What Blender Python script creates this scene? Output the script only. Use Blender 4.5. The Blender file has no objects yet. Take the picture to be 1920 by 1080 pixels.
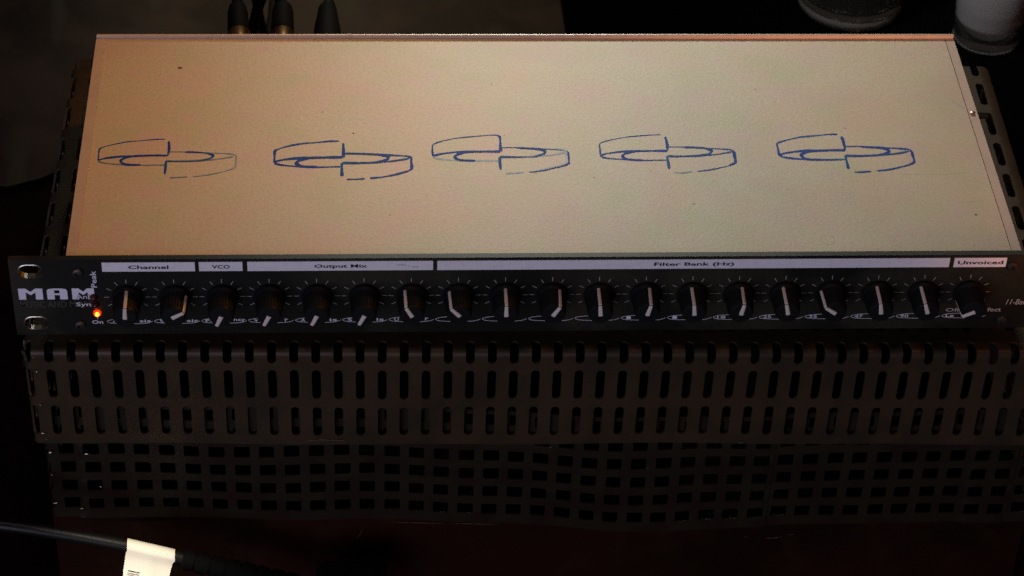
import bpy, bmesh, math, random
from mathutils import Vector, Matrix
random.seed(7)
MM = 0.001
scene = bpy.context.scene
COL = scene.collection

# ------------------------------------------------------------------ camera
F_PX = 4583.84
cam_d = bpy.data.cameras.new('camera')
cam = bpy.data.objects.new('camera', cam_d)
COL.objects.link(cam)
cam_d.sensor_width = 36.0
cam_d.lens = F_PX / 1920 * 36
cam_d.clip_start = 0.05
cam_d.clip_end = 30
yaw, pitch, roll = 0.0761, 0.7092, 0.0434
yaw, pitch, roll = 0.07610, 0.70920, 0.04340
CAM = Vector((-80.1794, -841.2326, 750.2637))
cy_, sy_, cp_, sp_ = math.cos(yaw), math.sin(yaw), math.cos(pitch), math.sin(pitch)
fwd = Vector((sy_*cp_, cy_*cp_, -sp_))
right = Vector((cy_, -sy_, 0))
up = right.cross(fwd)
cr_, sr_ = math.cos(roll), math.sin(roll)
r2 = right*cr_ + up*sr_
u2 = up*cr_ - right*sr_
cam.matrix_world = Matrix(((r2.x, u2.x, -fwd.x, CAM.x*MM), (r2.y, u2.y, -fwd.y, CAM.y*MM), (r2.z, u2.z, -fwd.z, CAM.z*MM), (0, 0, 0, 1)))
cam_d.dof.use_dof = True
cam_d.dof.focus_distance = 1.15
cam_d.dof.aperture_fstop = 20
scene.camera = cam

# ------------------------------------------------------------------ world, lamps and added fill lights (a dim room at night)
w = bpy.data.worlds.new('World')
scene.world = w
w.use_nodes = True
w.node_tree.nodes['Background'].inputs[0].default_value = (1.0, 0.82, 0.66, 1)
w.node_tree.nodes['Background'].inputs[1].default_value = 0.013
scene.cycles.use_denoising = False
scene.cycles.caustics_reflective = False
scene.cycles.caustics_refractive = False
scene.cycles.sample_clamp_indirect = 0.35
scene.view_settings.view_transform = 'Standard'
scene.view_settings.look = 'None'
scene.view_settings.exposure = 0
scene.view_settings.gamma = 1

def lamp(name, loc, target, power, color, size, spot=None):
    if spot:
        d = bpy.data.lights.new(name, 'SPOT')
        d.spot_size = math.radians(spot)
        d.spot_blend = 1.0
        d.shadow_soft_size = size
    else:
        d = bpy.data.lights.new(name, 'AREA')
        d.shape = 'DISK'
        d.size = size
    d.energy = power
    d.color = color
    o = bpy.data.objects.new(name, d)
    COL.objects.link(o)
    o.location = Vector(loc)*MM
    o.rotation_euler = (Vector(target)-Vector(loc)).to_track_quat('-Z', 'Y').to_euler()
    return o
lamp('ceiling_spot', (45, 1150, 720), (84, 162, 42), 39.5, (0.97, 0.985, 0.89), 0.10, spot=27.4)
lamp('amber_lamp', (420, 300, 640), (-228, 100, 42), 13.0, (1.0, 0.385, 0.02), 0.08, spot=31)
lamp('stage_lamp', (-800, -1600, 170), (-20, 0, 0), 12.6, (0.785, 0.75, 1.0), 1.5)
lamp('red_lamp', (560, -150, 1150), (60, 50, 0), 0.9, (1.0, 0.25, 0.08), 0.2)
lamp('orange_lip_fill', (700, -500, 100), (130, 190, 52), 27.0, (1.0, 0.36, 0.11), 0.03, spot=14)  # narrow fill added to brighten the rear lip
lamp('cloth_fill', (-60, 1300, 520), (-112, 545, -168), 13.0, (1.0, 0.74, 0.48), 0.06, spot=24)  # added fill for the cloth, not a lamp of the room
lamp('glass_fill', (-150, 120, 900), (300, 485, -110), 40.0, (0.96, 0.94, 0.96), 0.14, spot=17)  # added fill that brightens only the two glasses
lamp('glass_glint_fill', (-120, -60, 1050), (300, 485, -110), 0.4, (0.92, 0.95, 1.0), 0.16)  # added for highlights on the glasses
lamp('tag_fill', (-215, -330, 640), (-190, -44, -130), 42.0, (1.0, 0.91, 0.70), 0.02, spot=7)  # added narrow fill that brightens the paper tag

# ------------------------------------------------------------------ materials
def mat(name, color, rough=0.5, metal=0.0, noise=None, bump=None, spec=0.5, emit=None, coat=0.0):
    m = bpy.data.materials.new(name)
    m.use_nodes = True
    nt = m.node_tree
    b = nt.nodes['Principled BSDF']
    b.inputs['Base Color'].default_value = (*color, 1)
    b.inputs['Roughness'].default_value = rough
    b.inputs['Metallic'].default_value = metal
    b.inputs['Specular IOR Level'].default_value = spec
    if coat:
        b.inputs['Coat Weight'].default_value = coat
        b.inputs['Coat Roughness'].default_value = 0.2
    if emit:
        b.inputs['Emission Color'].default_value = (*emit[0], 1)
        b.inputs['Emission Strength'].default_value = emit[1]
    tc = nt.nodes.new('ShaderNodeTexCoord')
    if noise:
        # list of (scale, other colour, amount, ramp low, ramp high)
        prev = None
        for sc, c2, amt, lo, hi in noise:
            n = nt.nodes.new('ShaderNodeTexNoise')
            n.inputs['Scale'].default_value = sc
            n.inputs['Detail'].default_value = 4
            nt.links.new(tc.outputs['Object'], n.inputs['Vector'])
            r = nt.nodes.new('ShaderNodeMapRange')
            r.inputs['From Min'].default_value = lo
            r.inputs['From Max'].default_value = hi
            r.inputs['To Max'].default_value = amt
            nt.links.new(n.outputs['Fac'], r.inputs['Value'])
            mx = nt.nodes.new('ShaderNodeMix')
            mx.data_type = 'RGBA'
            nt.links.new(r.outputs['Result'], mx.inputs['Factor'])
            if prev is None:
                mx.inputs['A'].default_value = (*color, 1)
            else:
                nt.links.new(prev, mx.inputs['A'])
            mx.inputs['B'].default_value = (*c2, 1)
            prev = mx.outputs['Result']
        nt.links.new(prev, b.inputs['Base Color'])
    if bump:
        n = nt.nodes.new('ShaderNodeTexNoise')
        n.inputs['Scale'].default_value = bump[0]
        n.inputs['Detail'].default_value = 3
        nt.links.new(tc.outputs['Object'], n.inputs['Vector'])
        bp = nt.nodes.new('ShaderNodeBump')
        bp.inputs['Strength'].default_value = bump[1]
        bp.inputs['Distance'].default_value = 0.0005
        nt.links.new(n.outputs['Fac'], bp.inputs['Height'])
        nt.links.new(bp.outputs['Normal'], b.inputs['Normal'])
    return m

CREAM = (0.65, 0.60, 0.43)
M = {}
M['cream'] = mat('cream_paint', CREAM, 0.5, spec=0.3, bump=(900, 0.15), noise=[
    (30, (0.71, 0.53, 0.38), 0.8, 0.44, 0.66), (44, (0.56, 0.59, 0.35), 0.75, 0.48, 0.68),
    (66, (0.69, 0.52, 0.47), 0.8, 0.50, 0.70), (620, (0.50, 0.44, 0.30), 0.55, 0.42, 0.70),
    (1500, (0.46, 0.38, 0.27), 0.35, 0.48, 0.74), (8, (0.48, 0.42, 0.30), 0.6, 0.54, 0.78)])
M['cream_edge'] = mat('cream_edge_paint', (0.60, 0.50, 0.41), 0.34, bump=(700, 0.1), noise=[
    (90, (0.52, 0.40, 0.31), 0.5, 0.45, 0.7), (400, (0.40, 0.30, 0.22), 0.5, 0.62, 0.75)])
M['panel'] = mat('black_anodised_panel', (0.0085, 0.008, 0.0055), 0.48, spec=0.25, bump=(1500, 0.1), noise=[
    (16, (0.030, 0.029, 0.018), 0.85, 0.47, 0.62), (900, (0.006, 0.006, 0.006), 0.5, 0.5, 0.7)])
M['panel_top'] = M['panel']
M['bare'] = mat('bare_aluminium', (0.62, 0.56, 0.48), 0.32, 1.0, noise=[(500, (0.25, 0.2, 0.15), 0.8, 0.45, 0.65)])
M['paper'] = mat('white_label_paper', (0.78, 0.77, 0.80), 0.6, noise=[(300, (0.66, 0.65, 0.72), 0.5, 0.45, 0.7)])
M['ink'] = mat('black_print', (0.012, 0.010, 0.03), 0.6)
M['white_print'] = mat('white_print', (0.74, 0.72, 0.78), 0.55)
M['grey_print'] = mat('grey_print', (0.40, 0.39, 0.38), 0.55)
M['dim_print'] = mat('dim_print', (0.045, 0.043, 0.034), 0.55)
M['logo'] = mat('logo_print', (0.74, 0.73, 0.82), 0.55)
M['knob'] = mat('black_knob_plastic', (0.008, 0.0085, 0.009), 0.5, spec=0.14, bump=(1200, 0.06))
M['pointer'] = mat('ivory_pointer_plastic', (0.68, 0.63, 0.55), 0.4)
M['pen'] = mat('blue_pen_ink', (0.006, 0.062, 0.38), 0.6, spec=0.15, noise=[(60, (0.004, 0.13, 0.32), 0.9, 0.48, 0.66), (260, (0.010, 0.030, 0.20), 0.8, 0.45, 0.65)])
M['pen_faint'] = mat('faded_pen_ink', (0.07, 0.16, 0.25), 0.5, noise=[(90, (0.30, 0.33, 0.28), 0.85, 0.46, 0.66)])
M['screw'] = mat('dark_screw_steel', (0.10, 0.09, 0.075), 0.4, 0.9)
M['cage'] = mat('brown_enamel_metal', (0.056, 0.036, 0.018), 0.44, 0.2, spec=0.3, bump=(60, 0.25), noise=[
    (35, (0.036, 0.028, 0.016), 0.9, 0.42, 0.62), (80, (0.066, 0.036, 0.018), 0.6, 0.5, 0.7), (420, (0.16, 0.13, 0.10), 0.8, 0.74, 0.80)])
M['lattice'] = mat('dark_lattice_metal', (0.024, 0.0185, 0.0105), 0.45, 0.2, spec=0.25, bump=(80, 0.25), noise=[
    (45, (0.022, 0.012, 0.008), 0.9, 0.45, 0.62), (260, (0.2, 0.17, 0.13), 0.8, 0.77, 0.82)])
M['chassis'] = mat('oxblood_chassis_paint', (0.022, 0.0045, 0.0018), 0.55, spec=0.12, bump=(120, 0.2), noise=[
    (14, (0.011, 0.0038, 0.0018), 0.9, 0.42, 0.62), (60, (0.028, 0.012, 0.006), 0.5, 0.55, 0.7), (170, (0.20, 0.15, 0.11), 0.7, 0.76, 0.80)])
M['inner'] = mat('dark_core_steel', (0.0035, 0.0025, 0.002), 0.9, spec=0.03)
M['rubber'] = mat('black_rubber', (0.0035, 0.0035, 0.0035), 0.7, spec=0.05)
M['cord'] = mat('black_cord_sheath', (0.006, 0.0065, 0.007), 0.38, spec=0.4)
M['audio_cord'] = mat('matt_cord_sheath', (0.004, 0.004, 0.0045), 0.7, spec=0.1)
M['gold'] = mat('gold_plating', (0.85, 0.45, 0.16), 0.22, 1.0)
M['tag'] = mat('cream_tag_paper', (0.84, 0.80, 0.70), 0.55, noise=[(70, (0.70, 0.64, 0.52), 0.5, 0.5, 0.7)])
M['table'] = mat('dark_stained_table', (0.009, 0.0032, 0.0015), 0.7, spec=0.05, bump=(30, 0.1), noise=[
    (5, (0.004, 0.003, 0.0016), 0.9, 0.42, 0.6), (90, (0.012, 0.0045, 0.002), 0.6, 0.5, 0.7)])
M['black_board'] = mat('black_board', (0.0012, 0.0011, 0.001), 0.9, spec=0.02)

def cloth_material():
    m = mat('brown_leaf_cloth', (0.060, 0.050, 0.040), 0.75, spec=0.2, noise=[(11, (0.026, 0.024, 0.018), 0.95, 0.42, 0.6), (30, (0.075, 0.055, 0.040), 0.7, 0.5, 0.68)])
    nt = m.node_tree
    b = nt.nodes['Principled BSDF']
    prev = b.inputs['Base Color'].links[0].from_socket
    tc = [n for n in nt.nodes if n.type == 'TEX_COORD'][0]
    mp = nt.nodes.new('ShaderNodeMapping')
    mp.inputs['Scale'].default_value = (34, 8, 1)
    mp.inputs['Rotation'].default_value = (0, 0, 0.35)
    nt.links.new(tc.outputs['Object'], mp.inputs['Vector'])
    v = nt.nodes.new('ShaderNodeTexNoise')
    v.inputs['Scale'].default_value = 1.0
    v.inputs['Detail'].default_value = 1.5
    nt.links.new(mp.outputs['Vector'], v.inputs['Vector'])
    r = nt.nodes.new('ShaderNodeMapRange')
    r.inputs['From Min'].default_value = 0.60
    r.inputs['From Max'].default_value = 0.72
    r.inputs['To Max'].default_value = 0.8
    nt.links.new(v.outputs['Fac'], r.inputs['Value'])
    mx = nt.nodes.new('ShaderNodeMix')
    mx.data_type = 'RGBA'
    nt.links.new(r.outputs['Result'], mx.inputs['Factor'])
    nt.links.new(prev, mx.inputs['A'])
    mx.inputs['B'].default_value = (0.065, 0.078, 0.046, 1)
    nt.links.new(mx.outputs['Result'], b.inputs['Base Color'])
    return m
M['cloth'] = cloth_material()

def glass_material(name, color, rough):
    m = bpy.data.materials.new(name)
    m.use_nodes = True
    b = m.node_tree.nodes['Principled BSDF']
    b.inputs['Base Color'].default_value = (*color, 1)
    b.inputs['Roughness'].default_value = rough
    b.inputs['Transmission Weight'].default_value = 0.985
    b.inputs['IOR'].default_value = 1.48
    return m
M['glass'] = glass_material('clear_glass', (0.93, 0.94, 0.93), 0.05)
M['lightened'] = glass_material('lightened_glass', (0.84, 0.81, 0.82), 0.16)
M['lightened'].node_tree.nodes['Principled BSDF'].inputs['Transmission Weight'].default_value = 0.66  # milky body colour stands in for light reflected and refracted in the bowl
M['thick_lit_glass'] = glass_material('thick_lit_base_glass', (0.86, 0.85, 0.80), 0.12)
M['thick_lit_glass'].node_tree.nodes['Principled BSDF'].inputs['Transmission Weight'].default_value = 0.84  # greyish body colour stands in for light refracted in thick glass

def led_material():
    m = bpy.data.materials.new('lit_led_dome')
    m.use_nodes = True
    nt = m.node_tree
    b = nt.nodes['Principled BSDF']
    nt.nodes.remove(b)
    out = nt.nodes['Material Output']
    e = nt.nodes.new('ShaderNodeEmission')
    e.inputs['Color'].default_value = (1.0, 0.03, 0.005, 1)
    e.inputs['Strength'].default_value = 2.2
    t = nt.nodes.new('ShaderNodeBsdfTransparent')
    mx = nt.nodes.new('ShaderNodeMixShader')
    mx.inputs[0].default_value = 0.4
    nt.links.new(t.outputs[0], mx.inputs[1])
    nt.links.new(e.outputs[0], mx.inputs[2])
    nt.links.new(mx.outputs[0], out.inputs['Surface'])
    return m
M['led_dome'] = led_material()
M['led_core'] = mat('led_core', (0.1, 0.02, 0.0), 0.5, emit=((1.0, 0.45, 0.04), 4.5))
M['led_off'] = mat('dark_led', (0.045, 0.006, 0.004), 0.25)

# ------------------------------------------------------------------ mesh helpers (millimetres)
class MB:
    def __init__(s):
        s.v = []
        s.f = []
        s.mi = []
    def add(s, vs, fs, mi=0):
        n = len(s.v)
        s.v += [tuple(p) for p in vs]
        s.f += [tuple(i+n for i in f) for f in fs]
        s.mi += [mi]*len(fs)
    def box(s, x0, x1, y0, y1, z0, z1, mi=0):
        s.add([(x0, y0, z0), (x1, y0, z0), (x1, y1, z0), (x0, y1, z0), (x0, y0, z1), (x1, y0, z1), (x1, y1, z1), (x0, y1, z1)],
              [(0, 3, 2, 1), (4, 5, 6, 7), (0, 1, 5, 4), (1, 2, 6, 5), (2, 3, 7, 6), (3, 0, 4, 7)], mi)
    def lathe(s, prof, origin=(0, 0, 0), axis='Z', n=32, mi=0, cap=True):
        """prof: list of (radius, height along axis)"""
        ox, oy, oz = origin
        vs, fs = [], []
        for r, h in prof:
            for k in range(n):
                a = 2*math.pi*k/n
                c, d = r*math.cos(a), r*math.sin(a)
                vs.append((ox+c, oy+d, oz+h) if axis == 'Z' else (ox+c, oy-h, oz+d))
        for i in range(len(prof)-1):
            for k in range(n):
                a, b = i*n+k, i*n+(k+1) % n
                fs.append((a, b, b+n, a+n))
        if cap:
            fs.append(tuple(range(n-1, -1, -1)))
            m = (len(prof)-1)*n
            fs.append(tuple(range(m, m+n)))
        s.add(vs, fs, mi)
    def tube(s, pts, radii, n=14, mi=0):
        pts = [Vector(p) for p in pts]
        vs, fs = [], []
        prev = None
        for i, p in enumerate(pts):
            t = (pts[min(i+1, len(pts)-1)]-pts[max(i-1, 0)]).normalized()
            if prev is None:
                a = t.orthogonal().normalized()
            else:
                a = (prev-t*prev.dot(t)).normalized()
            prev = a
            b = t.cross(a)
            r = radii[i] if isinstance(radii, (list, tuple)) else radii
            for k in range(n):
                q = 2*math.pi*k/n
                vs.append(p+(a*math.cos(q)+b*math.sin(q))*r)
        for i in range(len(pts)-1):
            for k in range(n):
                a_, b_ = i*n+k, i*n+(k+1) % n
                fs.append((a_, b_, b_+n, a_+n))
        fs.append(tuple(range(n-1, -1, -1)))
        m = (len(pts)-1)*n
        fs.append(tuple(range(m, m+n)))
        s.add(vs, fs, mi)
    def ribbon(s, pts, widths, to3):
        """flat stroke in a plane; pts 2-D, widths per point, to3 maps 2-D to 3-D"""
        n = len(pts)
        L, R = [], []
        for i in range(n):
            a, b = Vector(pts[max(i-1, 0)]), Vector(pts[min(i+1, n-1)])
            d = (b-a)
            d = d.normalized() if d.length else Vector((1, 0))
            q = Vector((-d.y, d.x))*widths[i]*0.5
            p = Vector(pts[i])
            L.append(to3(p+q))
            R.append(to3(p-q))
        s.add(L+R, [(i+n, i+1+n, i+1, i) for i in range(n-1)])
    def build(s, name, mats, parent=None, smooth=False, origin=None, bevel=0, solid=0, merge=False, segs=2):
        o0 = Vector((0, 0, 0))
        if parent is not None:
            q = parent
            while q is not None:
                o0 += q.location/MM
                q = q.parent
        org = Vector(origin) if origin is not None else o0
        me = bpy.data.meshes.new(name)
        me.from_pydata([(Vector(v)-org)*MM for v in s.v], [], s.f)
        mats = mats if isinstance(mats, (list, tuple)) else [mats]
        for m_ in mats:
            me.materials.append(m_)
        for p, i in zip(me.polygons, s.mi):
            p.material_index = i
        if merge:
            bm = bmesh.new()
            bm.from_mesh(me)
            bmesh.ops.remove_doubles(bm, verts=bm.verts, dist=0.00002)
            bmesh.ops.recalc_face_normals(bm, faces=bm.faces)
            bm.to_mesh(me)
            bm.free()
        if smooth:
            for p in me.polygons:
                p.use_smooth = True
            me.set_sharp_from_angle(angle=math.radians(smooth if smooth is not True else 40))
        o = bpy.data.objects.new(name, me)
        COL.objects.link(o)
        if parent is not None:
            o.parent = parent
            o.location = (org-o0)*MM
        else:
            o.location = org*MM
        if bevel:
            b = o.modifiers.new('bevel', 'BEVEL')
            b.width = bevel*MM
            b.segments = segs
            b.limit_method = 'ANGLE'
            b.angle_limit = math.radians(40)
        if solid:
            b = o.modifiers.new('solidify', 'SOLIDIFY')
            b.thickness = abs(solid)*MM
            b.offset = -1 if solid > 0 else 1
            e_ = o.modifiers.new('edge_split', 'EDGE_SPLIT')
            e_.split_angle = math.radians(35)
        return o

def thing(name, label, cat, loc, group=None):
    o = bpy.data.objects.new(name, None)
    o.empty_display_size = 0.02
    COL.objects.link(o)
    o.location = Vector(loc)*MM
    o['label'] = label
    o['category'] = cat
    if group:
        o['group'] = group
    return o

def tag(o, label=None, cat=None, group=None, kind=None):
    for k, v in (('label', label), ('category', cat), ('group', group), ('kind', kind)):
        if v:
            o[k] = v
    return o

def curve_pts(pts, n=6):
    """Catmull-Rom through 2-D or 3-D points"""
    P = [Vector(p) for p in pts]
    out = []
    for i in range(len(P)-1):
        p0, p1, p2, p3 = P[max(i-1, 0)], P[i], P[i+1], P[min(i+2, len(P)-1)]
        for k in range(n):
            t = k/n
            out.append(0.5*((2*p1)+(p2-p0)*t+(2*p0-5*p1+4*p2-p3)*t*t+(3*p1-p0-3*p2+p3)*t**3))
    out.append(P[-1])
    return out

def text_into(mb, body, to3, x0, x1, z0, z1, bold=0.0, shear=0.0):
    """writes text so that its outline fills the box x0..x1, z0..z1 of a plane"""
    c = bpy.data.curves.new('text', 'FONT')
    c.body = body
    c.offset = bold
    c.shear = shear
    c.resolution_u = 2
    o = bpy.data.objects.new('text', c)
    COL.objects.link(o)
    dg = bpy.context.evaluated_depsgraph_get()
    me = bpy.data.meshes.new_from_object(o.evaluated_get(dg))
    vs = [v.co.copy() for v in me.vertices]
    fs = [tuple(p.vertices) for p in me.polygons]
    bpy.data.objects.remove(o)
    bpy.data.curves.remove(c)
    bpy.data.meshes.remove(me)
    a0, a1 = min(v.x for v in vs), max(v.x for v in vs)
    b0, b1 = min(v.y for v in vs), max(v.y for v in vs)
    mb.add([to3(Vector((x0+(v.x-a0)/(a1-a0)*(x1-x0), z0+(v.y-b0)/(b1-b0)*(z1-z0)))) for v in vs], fs)

def round_rect_hole(hw, hh, r, k=4, seg=6):
    """outline of a rounded hole plus the matching kind of each point; centre 0,0; CCW from lower right"""
    return hw, hh, r, k, seg

def sheet_cell(mb, u0, u1, t0, t1, hole, mp, sub=4):
    """one cell of a perforated sheet: rectangle u0..u1, t0..t1 with a rounded slot hole=(uc, half width, ta, tb, corner radius)"""
    if hole is None:
        nu, nt_ = 4, 2*sub+2
        vs = [mp(u0+(u1-u0)*i/nu, t0+(t1-t0)*j/nt_) for j in range(nt_+1) for i in range(nu+1)]
        fs = [(j*(nu+1)+i, j*(nu+1)+i+1, (j+1)*(nu+1)+i+1, (j+1)*(nu+1)+i) for j in range(nt_) for i in range(nu)]
        mb.add(vs, fs)
        return
    uc, hw, ta, tb, r = hole
    inner, outer = [], []
    for j in range(sub+1):                       # right side going up
        t = ta+r+(tb-ta-2*r)*j/sub
        inner.append((uc+hw, t))
        outer.append((u1, t))
    fr = [0.0, 0.0, 0.25, 0.5, 0.75, 1.0, 1.0]
    for j in range(1, 6):                        # top end
        q = j/6
        if r >= hw-1e-6:
            a = math.pi*q
            inner.append((uc+hw*math.cos(a), tb-r+r*math.sin(a)))
        else:
            cs = [None, (uc+hw-r*0.29, tb-r*0.29), (uc+hw-r, tb), (uc, tb), (uc-hw+r, tb), (uc-hw+r*0.29, tb-r*0.29)]
            inner.append(cs[j])
        outer.append((u1+(u0-u1)*fr[j], t1))
    for j in range(sub+1):                       # left side going down
        t = tb-r-(tb-ta-2*r)*j/sub
        inner.append((uc-hw, t))
        outer.append((u0, t))
    for j in range(1, 6):
        q = j/6
        if r >= hw-1e-6:
            a = math.pi*(1+q)
            inner.append((uc+hw*math.cos(a), ta+r+r*math.sin(a)))
        else:
            cs = [None, (uc-hw+r*0.29, ta+r*0.29), (uc-hw+r, ta), (uc, ta), (uc+hw-r, ta), (uc+hw-r*0.29, ta+r*0.29)]
            inner.append(cs[j])
        outer.append((u0+(u1-u0)*fr[j], t0))
    n = len(inner)
    vs = [mp(*p) for p in inner]+[mp(*p) for p in outer]
    fs = [(i+n, (i+1) % n+n, (i+1) % n, i) for i in range(n)]
    mb.add(vs, fs)

# ------------------------------------------------------------------ setting
TZ = -171.0
mb = MB()
mb.box(-1400, 1500, -700, 1900, TZ-40, TZ)
tag(mb.build('tabletop', M['table']), kind='structure')
mb = MB()
mb.box(-6000, 6000, -6000, 6000, -960, -940)
tag(mb.build('floor', M['table']), kind='structure')

# brown cloth spread over the left rear of the table
mb = MB()
nx, ny = 60, 70
vs, fs = [], []
for j in range(ny+1):
    for i in range(nx+1):
        x = -1100+1147*i/nx
        y = 340+(16*math.sin(i*0.55+1)+7*math.sin(i*1.3))*(1-j/ny)+1300*j/ny
        h = 1.2+1.4*(math.sin(x*0.021+y*0.006)+math.sin(y*0.017-x*0.008+1.3))*0.5+0.9*math.sin(x*0.06+y*0.02)
        if i == nx:
            x += 1.5*math.sin(y*0.03)
        vs.append((x, y, TZ+max(0.4, 1.8+h)))
for j in range(ny):
    for i in range(nx):
        a = j*(nx+1)+i
        fs.append((a, a+1, a+nx+2, a+nx+1))
mb.add(vs, fs)
o = mb.build('cloth', M['cloth'], smooth=True, origin=(-520, 850, TZ), solid=-0.8)
tag(o, 'dark brown cloth with faint green leaf streaks spread on the table behind the rack unit', 'cloth')

mb = MB()
mb.box(49, 1100, 330, 1500, TZ+0.4, TZ+5)
o = mb.build('black_board', M['black_board'], origin=(580, 900, TZ), bevel=1.2)
tag(o, 'plain black board lying on the table under the two drinking glasses', 'board')
BZ = TZ+5

# ------------------------------------------------------------------ power amplifier with perforated cage
CX0, CX1, CYF, CYB, CZ = -240.4, 250.0, -3.4, 229.0, -10.0
RB = 3.0
amp = thing('power_amplifier', 'old brown amplifier in a slotted metal cage with square lattice, under the rack unit', 'amplifier', (-12, -3.4, TZ))
amp.rotation_euler = (0, 0, -0.0148)   # the cage stands slightly askew under the rack unit

def fold(d, r):
    """distance past the bend start -> (advance, drop) along a quarter bend of radius r"""
    if d <= 0:
        return d, 0.0
    L = r*math.pi/2
    if d >= L:
        return r, r+(d-L)
    a = d/r
    return r*math.sin(a), r*(1-math.cos(a))

def cover_map(u, t):
    # u across, t towards the back; wraps down at the front, at the back and round both sides
    x, y, z = u, t, CZ
    ang = 0.0
    z += 0.35*math.sin(u*0.013+1)*math.sin(t*0.02)
    if t < CYF+RB:
        d = CYF+RB-t
        a, dr = fold(d, RB)
        ang = min(math.pi/2, d/RB)
        y, z = CYF+RB-a, CZ-dr
        y += 0.5*math.sin(u*0.021)*min(1, dr/40)+0.35*math.sin(u*0.055+dr*0.08)*min(1, dr/40)
    elif t > CYB-RB:
        a, dr = fold(t-CYB+RB, RB)
        y, z = CYB-RB+a, CZ-dr
    if u < CX0+RB:
        a, dr = fold(CX0+RB-u, RB)
        x = CX0+RB-a
        y += dr*math.sin(ang)
        z -= dr*math.cos(ang)
    elif u > CX1-RB:
        a, dr = fold(u-CX1+RB, RB)
        x = CX1-RB+a
        y += dr*math.sin(ang)
        z -= dr*math.cos(ang)
    return (x, y, z)

PX = 10.22
cols = [-228.4+PX*k for k in range(-6, 53)]
# rows along t: (cell start, cell end, slot start, slot end); t on the front face is RB-bend corrected
def ft(z):
    """unrolled t of height z on the front face"""
    return CYF+RB-(RB*math.pi/2+(CZ-RB-z))
rows = [(ft(-69.3), ft(-42.3), ft(-63.4), ft(-44.9)), (ft(-42.3), ft(-19.7), ft(-39.8), ft(-21.6)),
        (ft(-19.7), 8.0, ft(-17.4), 4.4)]
tt = [8.0, 33.0, 58.6]
for a, b in zip(tt[:-1], tt[1:]):
    rows.append((a, b, a+3.3, b-3.3))
rows.append((58.6, 84.6, 62.1, 81.2))
for m_ in range(4, -2, -1):
    c = 201.2-25.9*m_
    rows.append((c-12.95 if m_ < 4 else 84.6, c+12.95, c-9.6, c+9.6))
last = rows[-1][1]
for k in range(5):
    rows.append((last, last+25.9, last+3.3, last+22.6))
    last += 25.9
mb = MB()
FRONT_L, FRONT_R = CX0+RB, CX1-RB
for (t0, t1, ta, tb) in rows:
    front = t1 < CYF+RB+1
    mixed = t0 < CYF and t1 > CYF
    back = t0 > CYB-RB-1
    for c in cols:
        side = c < -230 or c > FRONT_R+PX*0.3
        far_side = c < -250 or c > FRONT_R+PX*1.4
        if back and side:
            continue
        if (front or mixed) and far_side:
            continue
        if not front and not mixed and far_side and t0 < 30:
            continue
        sheet_cell(mb, c-PX/2, c+PX/2, t0, t1, (c, 2.05, ta, tb, 2.05), cover_map, sub=7)
cover = mb.build('slotted_cover', M['cage'], amp, merge=True, smooth=35, solid=1.1)

# square lattice hanging below the cover, sagging to the right
sag_x = [-240, -140, -90, -20, 45, 95, 150, 231, 260]
sag_z = [-2.7, -2.7, -2.4, -6.8, -11.6, -10.2, -8.2, -6.2, -6.0]
def sag(x):
    if x <= sag_x[0]:
        return 0.0
    for i in range(len(sag_x)-1):
        if x <= sag_x[i+1]:
            f = (x-sag_x[i])/(sag_x[i+1]-sag_x[i])
            f = f*f*(3-2*f)
            return sag_z[i]+(sag_z[i+1]-sag_z[i])*f
    return sag_z[-1]
LY = 0.2
LX0, LX1 = -236.6, 247.8
def lat_map(u, t):
    x, y = u, LY
    z = t+sag(u)+0.35*math.sin(u*0.07+t*0.05)+0.4*math.sin(u*0.031+2)
    y += 0.6*math.sin(u*0.04+t*0.03)
    if u < LX0+2:
        a, d = fold(LX0+2-u, 2)
        x, y = LX0+2-a, y+d
    elif u > LX1-2:
        a, d = fold(u-LX1+2, 2)
        x, y = LX1-2+a, y+d
    return (x, y, z)
LP, LH = 11.98, 12.2
mb = MB()
for k in range(-8, 48):
    c = -226.3+LP*k
    for j in range(-2, 4):
        zc = -73.9-LH*j
        jx, jz = random.uniform(-.22, .22), random.uniform(-.2, .2)
        z0, z1 = zc-LH/2, zc+LH/2
        if j == 3:
            z0 = -120.4
        sheet_cell(mb, c-LP/2, c+LP/2, z0, z1, (c+jx, 3.75+random.uniform(-.15, .15), zc-3.5+jz, zc+3.5+jz, 0.6), lat_map, sub=2)
# the cell edges of neighbouring holes do not share heights, so weld only coincident points
mb.build('lattice_panel', M['lattice'], amp, merge=True, smooth=35, solid=0.9)

# oxblood chassis under the cage, its top edge following the lattice
mb = MB()
xs = [-236.8+483.4*i/60 for i in range(61)]
top = [(x, 1.9, -116.6+sag(x)) for x in xs]
bot = [(x, 1.9+0.4*math.sin(x*0.02), TZ+0.8) for x in xs]
n = len(xs)
topb = [(x, 228, -116.6+sag(x)) for x in xs]
botb = [(x, 228, TZ+0.8) for x in xs]
vs = bot+top+topb+botb
fs = []
for i in range(n-1):
    fs.append((i, i+1, n+i+1, n+i))
    fs.append((n+i, n+i+1, 2*n+i+1, 2*n+i))
    fs.append((2*n+i, 2*n+i+1, 3*n+i+1, 3*n+i))
    fs.append((3*n+i, 3*n+i+1, i+1, i))
fs.append((0, n, 2*n, 3*n))
fs.append((n-1, 4*n-1, 3*n-1, 2*n-1))
mb.add(vs, fs)
mb.mi = [1 if i % 4 == 1 and i < 4*(n-1) else 0 for i in range(len(fs))]
mb.build('chassis', [M['chassis'], M['inner']], amp)
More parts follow.
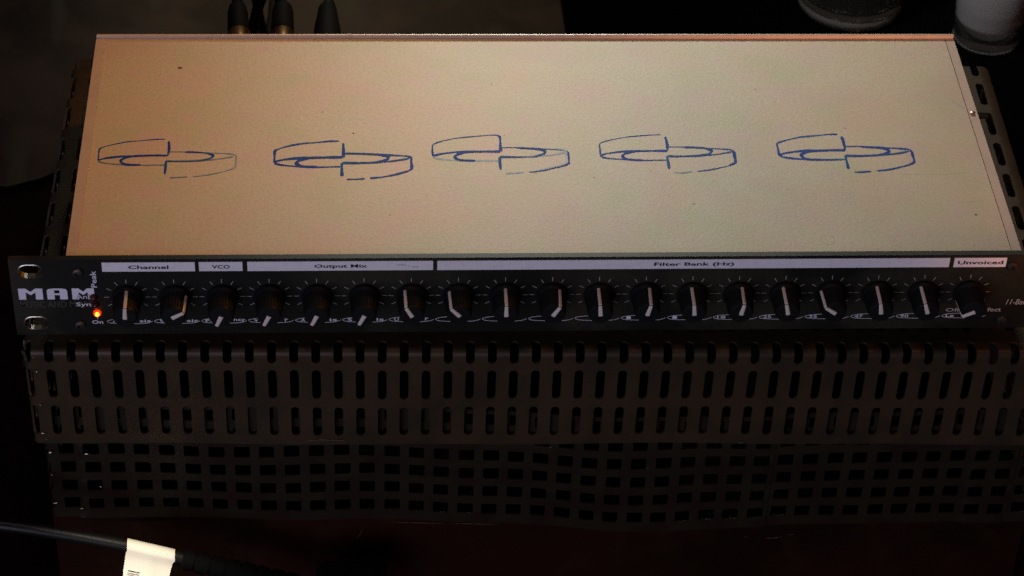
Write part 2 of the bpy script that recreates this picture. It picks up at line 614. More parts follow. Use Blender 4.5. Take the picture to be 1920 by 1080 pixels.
# heavy transformers standing inside, seen dimly through the slots
for x0, x1 in ((-212, -128), (-20, 62), (130, 214)):
    mb = MB()
    mb.box(x0, x1, 40, 120, -112, -32)
    mb.box(x0-6, x1+6, 52, 108, -110, -60)
    mb.build('transformer', M['inner'], amp, bevel=2, origin=((x0+x1)/2, 80, -112))
# scuff marks where the paint is rubbed to metal: small flakes on the chassis and the lower cage edge
def scuff(pts, wid, plane_y, name='scuff_mark'):
    mb = MB()
    P = curve_pts(pts, 4)
    ws = [wid*(0.25+0.75*math.sin(math.pi*(i+0.5)/len(P)))*random.uniform(.6, 1.2) for i in range(len(P))]
    mb.ribbon([(p.x, p.y) for p in P], ws, lambda q: (q.x, plane_y, q.y))
    return mb.build(name, M['scuff'], amp)
M['scuff'] = mat('rubbed_metal', (0.22, 0.17, 0.12), 0.4, 0.5)
scuff([(117, -140), (121, -139.8), (125, -138.9)], 0.42, 1.3)
scuff([(128, -137.8), (131, -136.9)], 0.3, 1.3)
scuff([(106, -138.8), (108, -139.1)], 0.3, 1.3)
scuff([(60, -134), (72, -133), (84, -131.5)], 0.35, 1.3)
scuff([(-70, -128), (-58, -128.6), (-45, -129)], 0.35, 1.3)
scuff([(-40, -129), (-30, -129.4), (-18, -129.8)], 0.35, 1.3)
scuff([(-112, -66.5), (-104, -65.6), (-92, -66.3)], 0.5, -4.6)
scuff([(96, -67.5), (98, -67.2)], 0.7, -4.6)
scuff([(-88, -140), (-86, -136), (-85, -133)], 0.35, 1.3)

# chips where bare metal shines at the left edges of the cage
def chip(c, r):
    mb = MB()
    vs = []
    for k in range(6):
        a = 2*math.pi*k/6
        vs.append((c[0]+r*1.5*math.cos(a)*random.uniform(.6, 1.3), c[1]-0.25, c[2]+r*math.sin(a)*random.uniform(.6, 1.3)))
    vs.append((c[0]+r*0.2, c[1]-0.25-r*0.5, c[2]+r*0.3))
    mb.add(vs, [(k, (k+1) % 6, 6) for k in range(6)]+[(5, 4, 3, 2, 1, 0)])
    mb.build('paint_chip', M['bare'], amp)
for cx_, cz_, r_ in ((-235.2, -14, .7), (-234.8, -23, .5), (-234.6, -44, .5), (-234.9, -62.5, .9), (-233.9, -66.5, .5)):
    chip((cx_, CYF, cz_), r_)
for cx_, cz_, r_ in ((-233.8, -78.2, .8), (-234.2, -93, .4), (-233.9, -112.5, .8), (-216.0, -78.8, .8), (-221.5, -116.3, .7), (-211.5, -101.0, .4), (-187, -84.6, .35)):
    chip((cx_, LY-0.9, cz_), r_)

# ------------------------------------------------------------------ rack synthesizer
rack = thing('rack_synthesizer', 'flat rack synthesizer with cream lid, five blue pen symbols and a black panel of knobs', 'synthesizer', (0, 88, CZ+1))
BX0, BX1, BY0, BY1, LID = -216.2, 217.1, 3.2, 175.3, 42.7
mb = MB()
mb.box(BX0+0.6, BX1-0.6, BY0, BY1-0.5, 1.5, LID-1.3)
mb.build('chassis', M['cream_edge'], rack, bevel=0.5)
mb = MB()
mb.box(-211.56, 212.38, BY0, 173.3, LID-1.2, LID)
mb.build('lid', M['cream'], rack, bevel=0.06)
for x0, x1 in ((BX0, -211.6), (212.72, BX1)):
    mb = MB()
    mb.box(x0, x1, BY0, 173.4, LID-12, LID+(0.02 if x0 > 0 else 0.3))
    mb.build('side_flange', M['cream_edge'], rack, bevel=0.0 if x0 > 0 else 0.1, segs=3)
mb = MB()
mb.box(BX0, BX1, 173.6, BY1, LID-12, LID+2.0)
mb.build('rear_lip', M['cream_edge'], rack, bevel=0.65, segs=4)
for x in (-190, 190):
    for y in (22, 150):
        mb = MB()
        mb.lathe([(8, 0), (9, 1), (8.5, 10.4)], (x, y, CZ+0.6), n=20)
        mb.build('rubber_foot', M['rubber'], rack, smooth=True, origin=(x, y, CZ))
# small screw on the right flange
mb = MB()
mb.lathe([(1.2, 0), (1.2, 0.4), (0.7, 0.7)], (214.6, 109.6, LID+0.45), n=12)
mb.build('screw', M['bare'], rack, smooth=True)
mb = MB()
mb.box(217.2, 222.5, 107.6, 111.8, LID-1.9, LID-0.8)
mb.build('clip', M['rubber'], rack, bevel=0.3)

# front panel with four oblong rack holes
def obround(cx, cz, hw, hh, n=9):
    pts = []
    r = hh
    for sgn in (1, -1):
        for k in range(n):
            a = -math.pi/2+math.pi*k/(n-1)
            pts.append((cx+sgn*(hw-r)+sgn*r*math.cos(a), cz+sgn*r*math.sin(a)))
    return pts
outer = [(-241.3, 0), (241.3, 0), (241.3, 44.45), (-241.3, 44.45)]
holes = [obround(sx*232.0, z, 5.1, 3.5) for sx in (-1, 1) for z in (37.6, 6.9)]
bm = bmesh.new()
edges = []
for loop in [outer]+holes:
    vv = [bm.verts.new((x*MM, 0, z*MM)) for x, z in loop]
    edges += [bm.edges.new((vv[i], vv[(i+1) % len(vv)])) for i in range(len(vv))]
bmesh.ops.triangle_fill(bm, use_beauty=True, use_dissolve=False, edges=edges)
bm.verts.ensure_lookup_table()
bm.faces.ensure_lookup_table()
front = [([v.co.copy()/MM for v in f.verts]) for f in bm.faces]
bm.free()
mb = MB()
PT = 3.0
for tri in front:
    cx, cz = sum(v.x for v in tri)/3, sum(v.z for v in tri)/3
    if any(abs(cx-h_) < 4.6 and abs(cz-g_) < 3.0 and all(((v.x-h_)/5.3)**2+((v.z-g_)/3.7)**2 < 1.5 for v in tri) for h_ in (-232, 232) for g_ in (37.6, 6.9)):
        continue
    nrm = (tri[1]-tri[0]).cross(tri[2]-tri[0])
    t3 = tri if nrm.y < 0 else tri[::-1]
    mb.add([(v.x, 0, v.z) for v in t3], [(0, 1, 2)])
    mb.add([(v.x, PT, v.z) for v in t3[::-1]], [(0, 1, 2)])
def wall(loop, mi, flip):
    n = len(loop)
    vs = [(x, 0, z) for x, z in loop]+[(x, PT, z) for x, z in loop]
    fs = [((i, (i+1) % n, (i+1) % n+n, i+n) if flip else (i+n, (i+1) % n+n, (i+1) % n, i)) for i in range(n)]
    mb.add(vs, fs, mi)
wall(outer, 0, False)
for h_ in holes:
    # bare metal countersink ring and wall
    wall(h_, 1, True)
mb.build('front_panel', [M['panel'], M['bare']], rack, merge=False)
for h_ in holes:
    mbr = MB()
    cx = sum(p[0] for p in h_)/len(h_)
    cz = sum(p[1] for p in h_)/len(h_)
    n = len(h_)
    ring = lambda s, y: [(cx+(x-cx)*(1+s/5.1), y, cz+(z-cz)*(1+s/3.5)) for x, z in h_]
    a, b, c = ring(0.0, 0.25), ring(0.28, -0.22), ring(0.62, -0.03)
    mbr.add(a+b+c, [(i, (i+1) % n, (i+1) % n+n, i+n) for i in range(n)]+[(i+n, (i+1) % n+n, (i+1) % n+2*n, i+2*n) for i in range(n)])
    mbr.build('hole_rim', M['bare'], rack, smooth=True, merge=True)

P0 = -0.06
on_panel = lambda q: (q.x, P0, q.y)
on_label = lambda q: (q.x, -0.32, q.y)
# label strips with their printed titles
strips = [(-200.0, -158.7, 37.6, 42.85, 'Channel', -188.4, -170.4), (-156.9, -137.5, 37.6, 42.85, 'VCO', -151.2, -143.1),
          (-135.3, -52.1, 37.5, 42.85, 'Output Mix', -105.5, -81.6), (-50.2, 183.2, 37.45, 42.8, 'Filter Bank (Hz)', 47.9, 84.5),
          (185.3, 209.5, 37.4, 42.8, 'Unvoiced', 187.0, 208.1)]
for x0, x1, z0, z1, s_, a, b in strips:
    mb = MB()
    mb.box(x0, x1, -0.28, -0.02, z0, z1)
    st = mb.build('label_strip', M['paper'], rack, origin=((x0+x1)/2, 0, z0))
    mb = MB()
    text_into(mb, s_, on_label, a, b, 39.0 if 'p' not in s_ and '(' not in s_ else 38.6, 41.2, bold=0.028)
    mb.build('lettering', M['ink'], st)
for pts in ([(-68.5, 40.6), (-66, 40.8), (-64, 40.4)], [(-63.2, 40.0), (-62.4, 39.9)], [(-61.5, 39.4), (-58.9, 39.3), (-58.9, 40.1)]):
    mb = MB()
    mb.ribbon(pts, [0.22]*len(pts), on_label)
    mb.build('scratch', M['ink'], rack)

# logo: three stencil letters
def letter(pts, x0, x1, z0=21.2, z1=27.7):
    return [(x0+(x1-x0)*a, z0+(z1-z0)*b) for a, b in pts]
Mpoly = [[(0, 0), (0, 1), (0.30, 1), (0.30, 0)], [(0.30, 1), (0.5, 0.70), (0.5, 0.40), (0.30, 0.66)], [(0.5, 0.70), (0.70, 1), (0.70, 0.66), (0.5, 0.40)], [(0.70, 0), (0.70, 1), (1, 1), (1, 0)]]
Apoly = [[(0, 0), (0, 0.82), (0.08, 0.95), (0.36, 1), (0.36, 0)], [(0.36, 0.84), (0.36, 1), (0.62, 1), (0.62, 0.84)], [(0.36, 0.40), (0.36, 0.56), (0.62, 0.56), (0.62, 0.40)], [(0.62, 0), (0.62, 1), (0.92, 0.95), (1, 0.82), (1, 0)]]
logo_mb = MB()
for polys, x0, x1 in ((Mpoly, -238.4, -227.6), (Apoly, -225.7, -216.6), (Mpoly, -214.5, -204.6)):
    for pl in polys:
        q = letter(pl, x0, x1)
        if len(q) == 4 and polys is Mpoly and abs(pl[0][0]-0.5) > 0.01 and pl[1][0] == 0.5:
            pass
        vs = [(x, P0, z) for x, z in q]
        a = sum((q[i][0]*q[(i+1) % len(q)][1]-q[(i+1) % len(q)][0]*q[i][1]) for i in range(len(q)))
        f = tuple(range(len(q)))
        logo_mb.add(vs, [f if a > 0 else f[::-1]])
logo_mb.build('logo', M['logo'], rack)
mb = MB()
text_into(mb, 'MUSIC AND MORE', on_panel, -238.2, -205.6, 16.4, 20.2, bold=0.01)
mb.build('lettering', M['dim_print'], rack)
# legends round the lamps
mb = MB()
on2 = lambda q: (q.x, -0.12, q.y)
text_into(mb, 'Syn', on2, -213.2, -206.6, 16.5, 19.3, bold=0.012)
text_into(mb, 'On', on2, -206.9, -201.9, 6.4, 8.6, bold=0.012)
mb.ribbon([(-204.2, 11.3), (-204.2, 9.2)], [0.3, 0.3], on2)
rot = lambda q: (-203.0-(q.y-0)*1.0, -0.12, q.x)
text_into(mb, 'Peak', rot, 28.2, 38.0, 0.0, 2.6, bold=0.012)
mb.build('lettering', M['white_print'], rack)
mb = MB()
text_into(mb, 'Anl', on2, -213.2, -206.8, 21.5, 24.2, bold=0.03)
mb.build('lettering', M['dim_print'], rack)
mb = MB()
text_into(mb, 'Anl', lambda q: (q.x, -0.18, q.y), -213.0, -207.0, 21.7, 24.0, bold=0.0)
mb.build('lettering', M['white_print'], rack)
mb = MB()
text_into(mb, '11-Band', on2, 213.4, 225.2, 14.4, 17.6, shear=0.25)
mb.build('lettering', M['grey_print'], rack)
mb = MB()
text_into(mb, 'Off', on2, 185.8, 192.6, 10.2, 12.5, bold=0.01)
text_into(mb, 'fect', on2, 205.4, 211.8, 10.2, 12.6, bold=0.01)
mb.build('lettering', M['grey_print'], rack)

# lamps
for z, lit, x in ((22.6, 0, -204.9), (18.1, 0, -204.5), (13.1, 1, -204.1)):
    mb = MB()
    R_ = 1.55
    prof = [(R_+0.3, 0), (R_+0.3, 0.4), (R_, 0.4), (R_, 0.7)]+[(R_*math.cos(a), 0.7+R_*math.sin(a)) for a in (0.3, 0.6, 0.9, 1.2, 1.45)]
    mb.lathe(prof, (x, 0, z), axis='Y', n=20)
    o = mb.build('indicator_lamp', M['led_dome'] if lit else M['led_off'], rack, smooth=True, origin=(x, 0, z))
    if lit:
        o['label'] = 'glowing orange red indicator lamp'
        mb = MB()
        r0 = 1.05
        mb.lathe([(0.05, 0.1)]+[(r0*math.sin(a), 0.15+r0*(1-math.cos(a))) for a in (0.3, 0.7, 1.1, 1.6, 2.1, 2.6, 3.0)], (x, 0, z), axis='Y', n=16)
        mb.build('lamp_core', M['led_core'], o, smooth=True)

# panel screws
for x, z in ((-211.1, 37.3), (-212.4, 6.1), (212.6, 37.8), (213.1, 5.0)):
    mb = MB()
    mb.lathe([(2.6, 0), (2.6, 0.7), (2.2, 1.3), (1.2, 1.5), (1.2, 0.7), (0.05, 0.7)], (x, 0, z), axis='Y', n=18)
    mb.build('screw', M['screw'], rack, smooth=30, origin=(x, 0, z))

# knobs: skirt + body, ivory pointer running over side and face
KX0, KP, KZ = -190.0, 21.362, 22.3
angles = [3, 60, -157, -155, -156, -155, -28, -42, -1, 31, -5, 13, -6, 10, -13, -54, -9, -18, -117]
prof = [(5.0, 0.4), (6.9, 0.5), (7.1, 1.0), (7.0, 2.0), (6.4, 2.9), (6.15, 3.4), (5.55, 13.2), (5.3, 14.0), (4.9, 14.4), (0.05, 14.5)]
kb = MB()
kb.lathe(prof, (0, 0, 0), axis='Y', n=48)
# fine grip flutes
for k in range(30):
    a = 2*math.pi*(k+0.5)/30
    if abs(math.sin(a/2-math.pi/4)) < 0.1:
        continue
    c, d = math.cos(a), math.sin(a)
    tx, tz = -d*0.16, c*0.16
    vs = []
    for (r, h) in ((6.28, 3.8), (5.72, 12.6)):
        vs += [(r*c-tx*2, -h, r*d-tz*2), ((r+0.16)*c, -h, (r+0.16)*d), (r*c+tx*2, -h, r*d+tz*2)]
    kb.add(vs, [(0, 1, 4, 3), (1, 2, 5, 4), (3, 4, 5), (0, 2, 1)])
pb = MB()
def bar(p0, p1, hw0, hw1, nrm0, h):
    """raised strip from p0 to p1 in the y-z plane"""
    (y0, z0), (y1, z1) = p0, p1
    ny, nz = nrm0
    vs = []
    for (y, z, hw) in ((y0, z0, hw0), (y1, z1, hw1)):
        vs += [(-hw, y, z), (hw, y, z), (hw*0.7, y+ny*h, z+nz*h), (-hw*0.7, y+ny*h, z+nz*h)]
    pb.add(vs, [(0, 1, 2, 3), (7, 6, 5, 4), (1, 5, 6, 2), (3, 2, 6, 7), (0, 3, 7, 4), (0, 4, 5, 1)])
bar((-3.2, 6.1), (-14.05, 5.35), 0.86, 0.86, (0, 1), 0.55)
bar((-14.0, 5.1), (-14.35, 4.6), 0.86, 0.88, (-0.7, 0.7), 0.62)
bar((-14.3, 5.5), (-14.3, -0.6), 0.88, 1.2, (-1, 0), 0.62)
knob_proto = point_proto = None
legends = {0: ('A', 'sis'), 1: ('S', 'sis'), 2: ('Fr', 'ncy'), 3: ('V', 'r'), 4: ('A', 'is'), 5: ('S', 'is'), 6: ('U', 'r'),
           11: ('1', ''), 12: ('1', ''), 13: ('18', ''), 14: ('25', ''), 15: ('35', ''), 16: ('47', ''), 17: ('90', ''), 18: ('Le', '')}
for i, ang in enumerate(angles):
    x = KX0+KP*i
    if knob_proto is None:
        k = kb.build('knob', M['knob'], rack, smooth=35, origin=(0, 0, 0))
        pnt = pb.build('pointer', M['pointer'], None, smooth=50, origin=(0, 0, 0), bevel=0.22)
        knob_proto, point_proto = k, pnt
    else:
        k = knob_proto.copy()
        COL.objects.link(k)
        pnt = point_proto.copy()
        COL.objects.link(pnt)
    k.parent = rack
    k.location = Vector((x, 0, KZ))*MM-rack.location
    k.rotation_euler = (0, math.radians(ang), 0)
    pnt.parent = k
    pnt.location = (0, 0, 0)
    # printed scale behind the knob
    mb = MB()
    for q in range(-5, 6):
        a = math.radians(q*30)
        s_, c_ = math.sin(a), math.cos(a)
        if abs(q) == 5:
            continue
        mb.ribbon([(x+8.1*s_, KZ+8.1*c_), (x+10.3*s_, KZ+10.3*c_)], [0.26, 0.26], on_panel)
    mb.build('scale_marks', M['grey_print'], rack, origin=(x, 0, KZ))
    # outlined legend under the knob
    mb = MB()
    cxp, cz0, rx, rz = x+0.6, 7.85, 10.6, 1.55
    wob = random.uniform(-.15, .15)
    pts = [(x, cz0+rz*0.95), (x-5.5, cz0+rz*0.8), (x-8.7, cz0+rz*0.45), (x-10.0, cz0+wob), (x-8.9, cz0-rz*0.6), (x-5.5, cz0-rz*0.9), (x, cz0-rz), (x+4.6, cz0-rz), (x+8, cz0-rz*0.8), (x+10.5, cz0-0.2)]
    P = curve_pts(pts, 4)
    mb.ribbon([(p.x, p.y) for p in P], [0.21]*len(P), on_panel)
    if i in legends:
        a, b = legends[i]
        if a:
            text_into(mb, a, on_panel, x-7.6 if len(a) == 1 else x-8.2, x-5.6 if len(a) == 1 else x-4.4, 6.9, 8.7, bold=0.01)
        if b:
            text_into(mb, b, on_panel, x+7.4-1.55*len(b)*0.6, x+7.4+1.55*len(b)*0.6-0.4, 7.0, 8.7, bold=0.01)
    mb.build('legend', M['white_print'], rack, origin=(x, 0, cz0))

# five pen symbols drawn on the lid through one stencil
S = dict(
    arc=[(-1.71, 12.71), (-6.95, 12.41), (-12.91, 11.59), (-19.53, 10.66), (-26.29, 8.57), (-30.42, 6.69), (-32.04, 5.11), (-32.14, 0.91), (-32.12, -3.79)],
    inner=[(-32.09, -3.58), (-29.0, -2.03), (-21.07, -0.5), (-14.6, -0.22), (-8.11, 0.06), (0.07, 0.02)],
    post=[(0.07, 0.02), (0.37, 4.96), (0.12, 11.0)],
    lower=[(-32.16, -4.1), (-30.08, -5.36), (-25.1, -6.42), (-18.78, -7.08), (-12.42, -7.42), (-0.5, -7.17)],
    tip=[(-12.41, -7.32), (-18.77, -6.98), (-21.01, -5.61), (-21.67, -3.84), (-20.58, -2.49), (-17.96, -1.25), (-14.63, -0.43), (-8.15, -0.15)],
    right=[(0.69, 2.85), (8.44, 2.82), (14.81, 2.15), (21.2, 1.7), (27.58, 1.15), (30.72, 0.61), (32.12, -0.66), (32.26, -3.59), (32.31, -7.76), (31.87, -9.53), (29.3, -11.38), (23.79, -13.62), (18.41, -15.13), (12.81, -16.13)],
    rtip=[(8.43, 2.71), (16.75, 2.15), (20.42, 0.87), (21.34, -0.61), (19.86, -2.49), (15.77, -3.82), (7.32, -4.3), (-0.39, -4.26)],
    rpost=[(-0.39, -4.26), (-0.42, -8.63), (-0.45, -14.31)],
    b3=[(7.31, -4.41), (15.76, -3.93), (23.64, -3.03), (31.1, -0.97)],
    dash=[(10.22, -16.32), (5.32, -17.01), (1.83, -16.89)])
WID = dict(arc=1.1, inner=1.6, post=1.35, lower=1.25, tip=1.6, right=1.2, rtip=1.6, rpost=1.35, b3=1.15, dash=1.05)
spots = [(-175.3, 78.04), (-92.88, 76.18), (-18.3, 80.44), (61.42, 80.59), (147.01, 80.46)]
weight = [0.82, 1.12, 0.95, 0.88, 1.0]
faint = [{'lower', 'b3', 'dash', 'right'}, set(), {'lower', 'b3', 'dash'}, {'dash'}, set()]
sym_labels = ['leftmost pen symbol with thin faded outer strokes', 'second pen symbol with the boldest strokes', 'middle pen symbol closed at its upper corner and smudged at the right', 'fourth pen symbol with a greenish right end', 'rightmost pen symbol drawn in an even dark blue line']
for e, ((ex, ey), wt) in enumerate(zip(spots, weight)):
    mb, fb = MB(), MB()
    to3 = lambda q: (ex+q.x, ey+q.y, LID+0.05)
    to3b = lambda q: (ex+q.x, ey+q.y, LID+0.035)
    rnd = random.Random(30+e)
    def stroke(target, pts, wd, to, jit=0.12):
        P = curve_pts([(a+rnd.uniform(-jit, jit), b+rnd.uniform(-jit, jit)) for a, b in pts], 5)
        ph = rnd.uniform(0, 6)
        ws = [wd*(1+0.22*math.sin(ph+i*0.5)+rnd.uniform(-.1, .1))*(0.6 if i in (0, len(P)-1) else 1) for i in range(len(P))]
        target.ribbon([(p.x, p.y) for p in P], ws, to)
    zo = 0.0
    for name, pts in S.items():
        t_ = fb if name in faint[e] else mb
        zo += 0.004
        lift = zo
        base = LID+0.04
        to = lambda q, b_=base+lift: (ex+q.x, ey+q.y, b_)
        pts = list(pts)
        if e == 2 and name == 'arc':
            pts = [(0.2, 12.2)]+pts
        if e == 2 and name == 'post':
            pts = pts[:-1]+[(0.3, 10.2), (-0.1, 12.2)]
        wd = WID[name]*wt
        if name in ('arc', 'right') and e in (0, 2, 3):
            wd *= 0.82
        stroke(t_, pts, wd, to)
        if e == 2 and name == 'right':
            zo += 0.004
            stroke(fb, [(a-0.9, b+0.7) for a, b in pts[4:13]], 0.9, lambda q, b_=base+zo: (ex+q.x, ey+q.y, b_))
        if e == 3 and name == 'right':
            zo += 0.004
            stroke(mb, [(a-0.7, b+0.1) for a, b in pts[5:11]], 0.8, lambda q, b_=base+zo: (ex+q.x, ey+q.y, b_))
    # second passes of the pen thicken the inner curves
    for name, off in (('inner', (0, -0.45)), ('tip', (0.2, 0.35)), ('rtip', (-0.2, -0.4))):
        zo += 0.004
        pts = [(a+off[0], b+off[1]) for a, b in S[name]]
        pts = pts[2:] if name == 'inner' else pts[:]
        stroke(mb, pts, 1.0*wt, lambda q, b_=LID+0.04+zo: (ex+q.x, ey+q.y, b_))
    o = mb.build('pen_symbol', M['pen'], rack, origin=(ex, ey, LID))
    o['label'] = sym_labels[e]
    if fb.v:
        fb.build('faded_stroke', M['pen_faint'], o)
# dirt specks and a faint cup ring on the lid
M['dirt'] = mat('brown_dirt', (0.07, 0.05, 0.03), 0.7)
M['stain'] = mat('faint_stain', (0.50, 0.42, 0.31), 0.5)
mb = MB()
specks = [(-173.4, 148.8, 1.0), (-88, 95, 0.5), (-103, 112, 0.35), (201, 31, 0.55), (25, 60, 0.3), (70, 40, 0.45), (-20, 135, 0.3), (150, 98, 0.35), (110, 130, 0.3)]
for k in range(26):
    specks.append((random.uniform(-205, 205), random.uniform(8, 168), random.uniform(0.12, 0.28)))
for x, y, r in specks:
    n = 7
    mb.add([(x+r*1.3*math.cos(2*math.pi*k/n)*random.uniform(.7, 1.2), y+r*math.sin(2*math.pi*k/n)*random.uniform(.7, 1.2), LID+0.03) for k in range(n)], [tuple(range(n))])
o = mb.build('dirt_specks', M['dirt'], rack)
o['kind'] = 'stuff'
mb = MB()
n = 40
for k in range(n):
    a, b = 2*math.pi*k/n, 2*math.pi*(k+1)/n
    if k % 13 == 5:
        continue
    mb.add([(129+r*math.cos(q)*1.05, 13.5+r*math.sin(q)*1.1, LID+0.02) for q, r in ((a, 2.7), (a, 3.3), (b, 3.3), (b, 2.7))], [(0, 1, 2, 3)])
mb.build('ring_stain', M['stain'], rack)
for pts in ([(170, 62), (188, 61.5), (204, 62.5)], [(196, 40), (206, 41.5)], [(-70, 108), (-66, 109.4)], [(32, 103), (35, 104)]):
    mb = MB()
    P = curve_pts(pts, 4)
    mb.ribbon([(p.x, p.y) for p in P], [0.22]*len(P), lambda q: (q.x, q.y, LID+0.02))
    mb.build('scratch', M['stain'], rack)
# rear sockets
for x in (-145.5, -124.3, -101.6):
    mb = MB()
    mb.lathe([(6.5, 0), (6.5, -2.5), (4.5, -2.6)], (x, BY1-0.4, 25), axis='Y', n=18)
    mb.build('socket', M['screw'], rack, smooth=30)

# ------------------------------------------------------------------ plugs behind the rack unit
plug_defs = [('black audio plug with gold collar, leftmost of the three behind the rack unit', -145.5, -148.8, 5.7, True),
             ('black audio plug with a gold collar, between the other two plugs behind the rack unit', -124.3, -125.2, 6.0, True),
             ('plain tapered black plug without gold, rightmost of the plugs behind the rack unit', -101.6, -101.9, 6.6, False)]
for idx, (lb, x, xe, r, gold) in enumerate(plug_defs):
    p = thing('audio_plug', lb, 'plug', (x, 178, 25), 'plugs in the back of the rack unit')
    dx = (xe-x)/50
    def ax(y, z=25):
        return (x+dx*(y-178), y, z)
    mb = MB()
    if gold:
        mb.tube([ax(178.5), ax(186), ax(202), ax(203.5)], [6.2, 6.4, 6.4, 5.4])
        mb.build('collar', M['gold'], p, smooth=True)
        mb = MB()
        mb.tube([ax(203), ax(204.2), ax(209), ax(222), ax(227), ax(229)], [r-0.6, r, r, r*0.94, r*0.8, r*0.6], n=20)
    else:
        mb.tube([ax(178.5), ax(182), ax(205), ax(212), ax(226), ax(228)], [r, r+0.6, r+0.4, r*0.95, r*0.72, r*0.55], n=20)
    mb.build('sleeve', M['rubber'], p, smooth=35)
    e = Vector(ax(228))
    if idx == 0:
        path = [e, e+Vector((-1, 22, 4)), e+Vector((-2, 60, 0)), e+Vector((0, 130, -60)), e+Vector((4, 240, TZ-25+12)), e+Vector((10, 460, TZ-25+12))]
    elif idx == 1:
        path = [e, e+Vector((-4, 9, 4)), e+Vector((-10, 13, 0)), e+Vector((-15, 11, -14)), e+Vector((-18, 12, -40)), e+Vector((-16, 14, -120)), e+Vector((0, 16, TZ-25+8)), e+Vector((60, 20, TZ-25+7))]
    else:
        path = [e, e+Vector((1, 8, -4)), e+Vector((3, 13, -26)), e+Vector((5, 15, -110)), e+Vector((20, 18, TZ-25+8)), e+Vector((80, 24, TZ-25+7))]
    mb = MB()
    mb.tube(curve_pts(path, 6), 2.9, n=12)
    mb.build('cord', M['audio_cord'], p, smooth=True)

# ------------------------------------------------------------------ power cable in front
YC = -28.0
pc = thing('power_cable', 'black power cable with a cream paper tag, crossing in front of the amplifier', 'cable', (-110, YC, TZ))
path = [(-470, YC+20, TZ+4), (-420, YC+14, TZ+8), (-370, YC+8, -128), (-315, YC+2, -97), (-285, YC, -92.5), (-255.8, YC, -95.6), (-226.4, YC, -102.4), (-197.5, YC, -110.6), (-174.5, YC, -119.0), (-168, YC, -121.6)]
mb = MB()
mb.tube(curve_pts(path, 8), 3.1, n=18)
mb.build('cord', M['cord'], pc, smooth=True)
a0, a1 = Vector((-172, YC, -120.0)), Vector((-112, YC+2, -146))
mb = MB()
prof = [(0, 4.2)]
nrib = 8
for k in range(nrib):
    f0 = (k+0.0)/nrib
    rr = 5.2+1.6*f0
    prof += [(f0*0.94+0.01, rr), (f0*0.94+0.08, rr), (f0*0.94+0.085, rr-1.0), (f0*0.94+0.112, rr-1.0)]
prof += [(1.0, 6.8)]
mb.tube([a0+(a1-a0)*f for f, r in prof], [r for f, r in prof], n=20)
mb.build('strain_relief', M['rubber'], pc, smooth=30)
# moulded connector lying on the table
ax_ = (a1-a0).normalized()
mb = MB()
zz = Vector((0, 0, 1))
side = Vector((0, 1, 0))
upv = side.cross(ax_)*-1
if upv.z < 0:
    upv = -upv
sec = [(-12, -9), (12, -9), (12, 5), (8, 10), (-8, 10), (-12, 5)]
stations = [(0, 0.72), (4, 0.95), (24, 1.0), (34, 0.98)]
vs = []
base = Vector((-108, YC, -142.5))
for d, s_ in stations:
    for a, b in sec:
        vs.append(base+Vector((1, 0, -0.08)).normalized()*d+side*a*s_+Vector((0.08, 0, 1)).normalized()*b*s_*1.25)
n = 6
fs = [(i*n+k, i*n+(k+1) % n, (i+1)*n+(k+1) % n, (i+1)*n+k) for i in range(3) for k in range(n)]
fs += [tuple(range(n-1, -1, -1)), tuple(range(3*n, 4*n))]
mb.add(vs, fs)
mb.build('connector', M['rubber'], pc, bevel=1.2, merge=True, smooth=30)
# folded paper tag round the cord
t0, t1 = Vector((-197.0, YC, -110.9)), Vector((-174.8, YC, -118.9))
along = (t1-t0)
nn = 12
prof = []
for k in range(9):                                # over the cord from behind to the front
    a = math.radians(-20+ (180+35)*k/8)
    prof.append((3.6*math.cos(a), 3.6*math.sin(a)))
prof = [(3.3, -2.6), (3.4, -2.0)]+prof
py, pz = prof[-1]
flap = [(-5.2, -4.5), (-7.6, -8.5), (-10.4, -12.5), (-13.0, -17.0), (-15.2, -22), (-16.8, -28), (-17.5, -33)]
prof += flap
def tag_pt(f, s_, off=0.0):
    """f along the cord 0..1, s_ index along the profile (float)"""
    i = min(int(s_), len(prof)-2)
    g = s_-i
    y = prof[i][0]+(prof[i+1][0]-prof[i][0])*g
    z = prof[i][1]+(prof[i+1][1]-prof[i][1])*g
    dy, dz = prof[i+1][0]-prof[i][0], prof[i+1][1]-prof[i][1]
    l = math.hypot(dy, dz)
    ny, nz = dz/l, -dy/l
    p = t0+along*f
    down = max(0.0, s_-10)/7
    dn = min(1.0, max(0.0, s_-9)/3.5)
    x = p.x-dn*(2.4+1.8*f)-0.5*math.sin(s_*1.7)*(1-f)*down+down*0.8*f
    z0 = p.z+down*(f-0.5)*3.0
    return Vector((x, p.y+y+ny*off, z0+z+nz*off+0.25*math.sin(f*5)*down))
mb = MB()
ns = len(prof)-1
vs = [tag_pt(i/nn, j*1.0) for j in range(ns+1) for i in range(nn+1)]
fs = [(j*(nn+1)+i, j*(nn+1)+i+1, (j+1)*(nn+1)+i+1, (j+1)*(nn+1)+i) for j in range(ns) for i in range(nn)]
mb.add(vs, fs)
tg = mb.build('paper_tag', M['tag'], pc, smooth=60, solid=0.15)
mb = MB()
s_ = 11.85
while s_ < 14.2:
    wd = random.choice((0.07, 0.11, 0.17))
    mb.add([tag_pt(f, q, 0.25) for f, q in ((0.10, s_), (0.36, s_), (0.36, s_+wd), (0.10, s_+wd))], [(0, 1, 2, 3)])
    s_ += wd+random.choice((0.07, 0.1, 0.14))
for dd in (0.22, -0.28):
    pass
mb.build('barcode', M['ink'], tg)
mb = MB()
text_into(mb, 'A', lambda q: tag_pt(0.80+q.y, 12.35-q.x, 0.25), 0.0, 0.5, -0.12, 0.02)
text_into(mb, '04', lambda q: tag_pt(0.80+q.y, 13.6-q.x, 0.25), 0.0, 0.9, -0.12, 0.02)
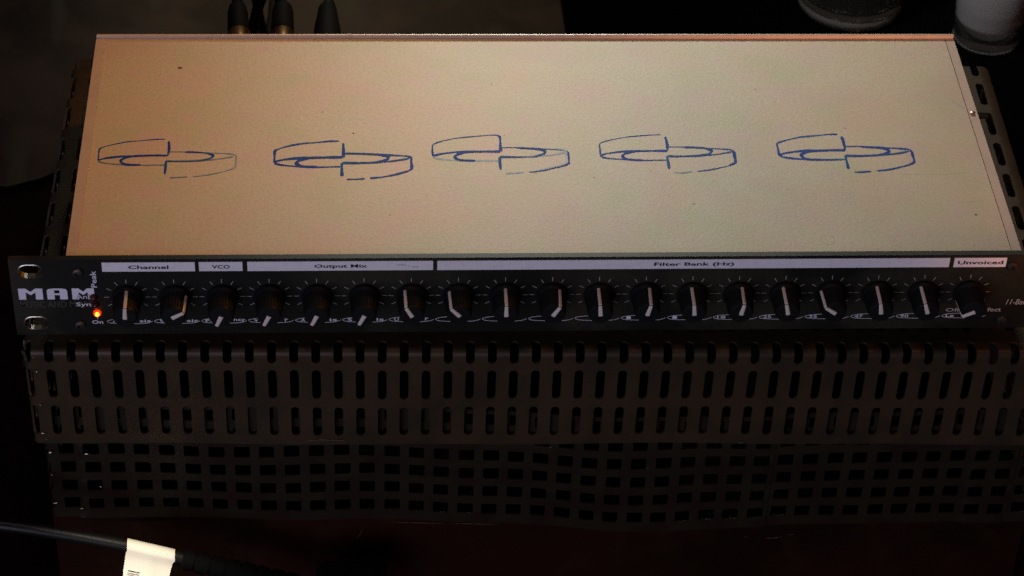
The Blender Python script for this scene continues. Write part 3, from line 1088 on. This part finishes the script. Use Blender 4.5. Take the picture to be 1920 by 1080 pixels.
mb.build('lettering', M['ink'], tg)

# ------------------------------------------------------------------ drinking glasses
def ring_lathe(mb, prof, c, n=48):
    mb.lathe(prof, c, n=n, cap=False)
gx, gy = 241.0, 512.5
g1 = thing('tumbler', 'wide clear glass tumbler with a heavy base, behind the rear edge of the cream lid', 'glass', (gx, gy, BZ))
mb = MB()
ring_lathe(mb, [(27.5, 7.0), (28.0, 1.4), (31, 0.0), (34.0, 1.5), (35.2, 5), (35.4, 9.0), (33.5, 10.4), (30.0, 9.6), (27.5, 7.0)], (gx, gy, BZ+0.1))
mb.build('base', M['thick_lit_glass'], g1, smooth=60)
mb = MB()
ring_lathe(mb, [(0.1, 2.4), (27.2, 2.2), (27.4, 7.2), (30.0, 9.9), (33.6, 10.8), (35.6, 9.4), (36.2, 16), (38.8, 90), (38.0, 91.2), (37.0, 90), (34.2, 20), (33, 14.4), (28, 11.6), (0.1, 10.6)], (gx, gy, BZ+0.1))
mb.build('bowl', M['glass'], g1, smooth=60)
gx, gy = 325.5, 471.0
g2 = thing('small_glass', 'small tapered glass with thick clear foot and cloudy upper part with the light put into its colour, at the right rear corner', 'glass', (gx, gy, BZ))
mb = MB()
ring_lathe(mb, [(0.1, 1.6), (15, 1.0), (18.2, 0.0), (20.6, 1.2), (21.4, 4), (22.0, 12), (22.6, 19.0), (20.5, 20.5), (15, 17.5), (0.1, 16.8)], (gx, gy, BZ+0.1))
mb.build('foot', M['glass'], g2, smooth=60)
mb = MB()
ring_lathe(mb, [(16.2, 0.9), (18.4, -0.05), (20.9, 1.1), (21.8, 3.8), (21.2, 4.2), (19.2, 2.4), (16.2, 0.9)], (gx, gy, BZ+0.15))
mb.build('foot_lit_ring', M['thick_lit_glass'], g2, smooth=60)  # added pale ring in place of light caught at the foot's edge
mb = MB()
ring_lathe(mb, [(0.1, 17.8), (14.8, 18.6), (20.2, 21.4), (22.2, 19.9), (22.6, 23), (23.4, 31), (26.4, 88), (25.6, 89), (24.8, 88), (21.6, 33), (19.8, 27), (14, 24), (0.1, 23.4)], (gx, gy, BZ+0.1))
mb.build('bowl', M['lightened'], g2, smooth=60)
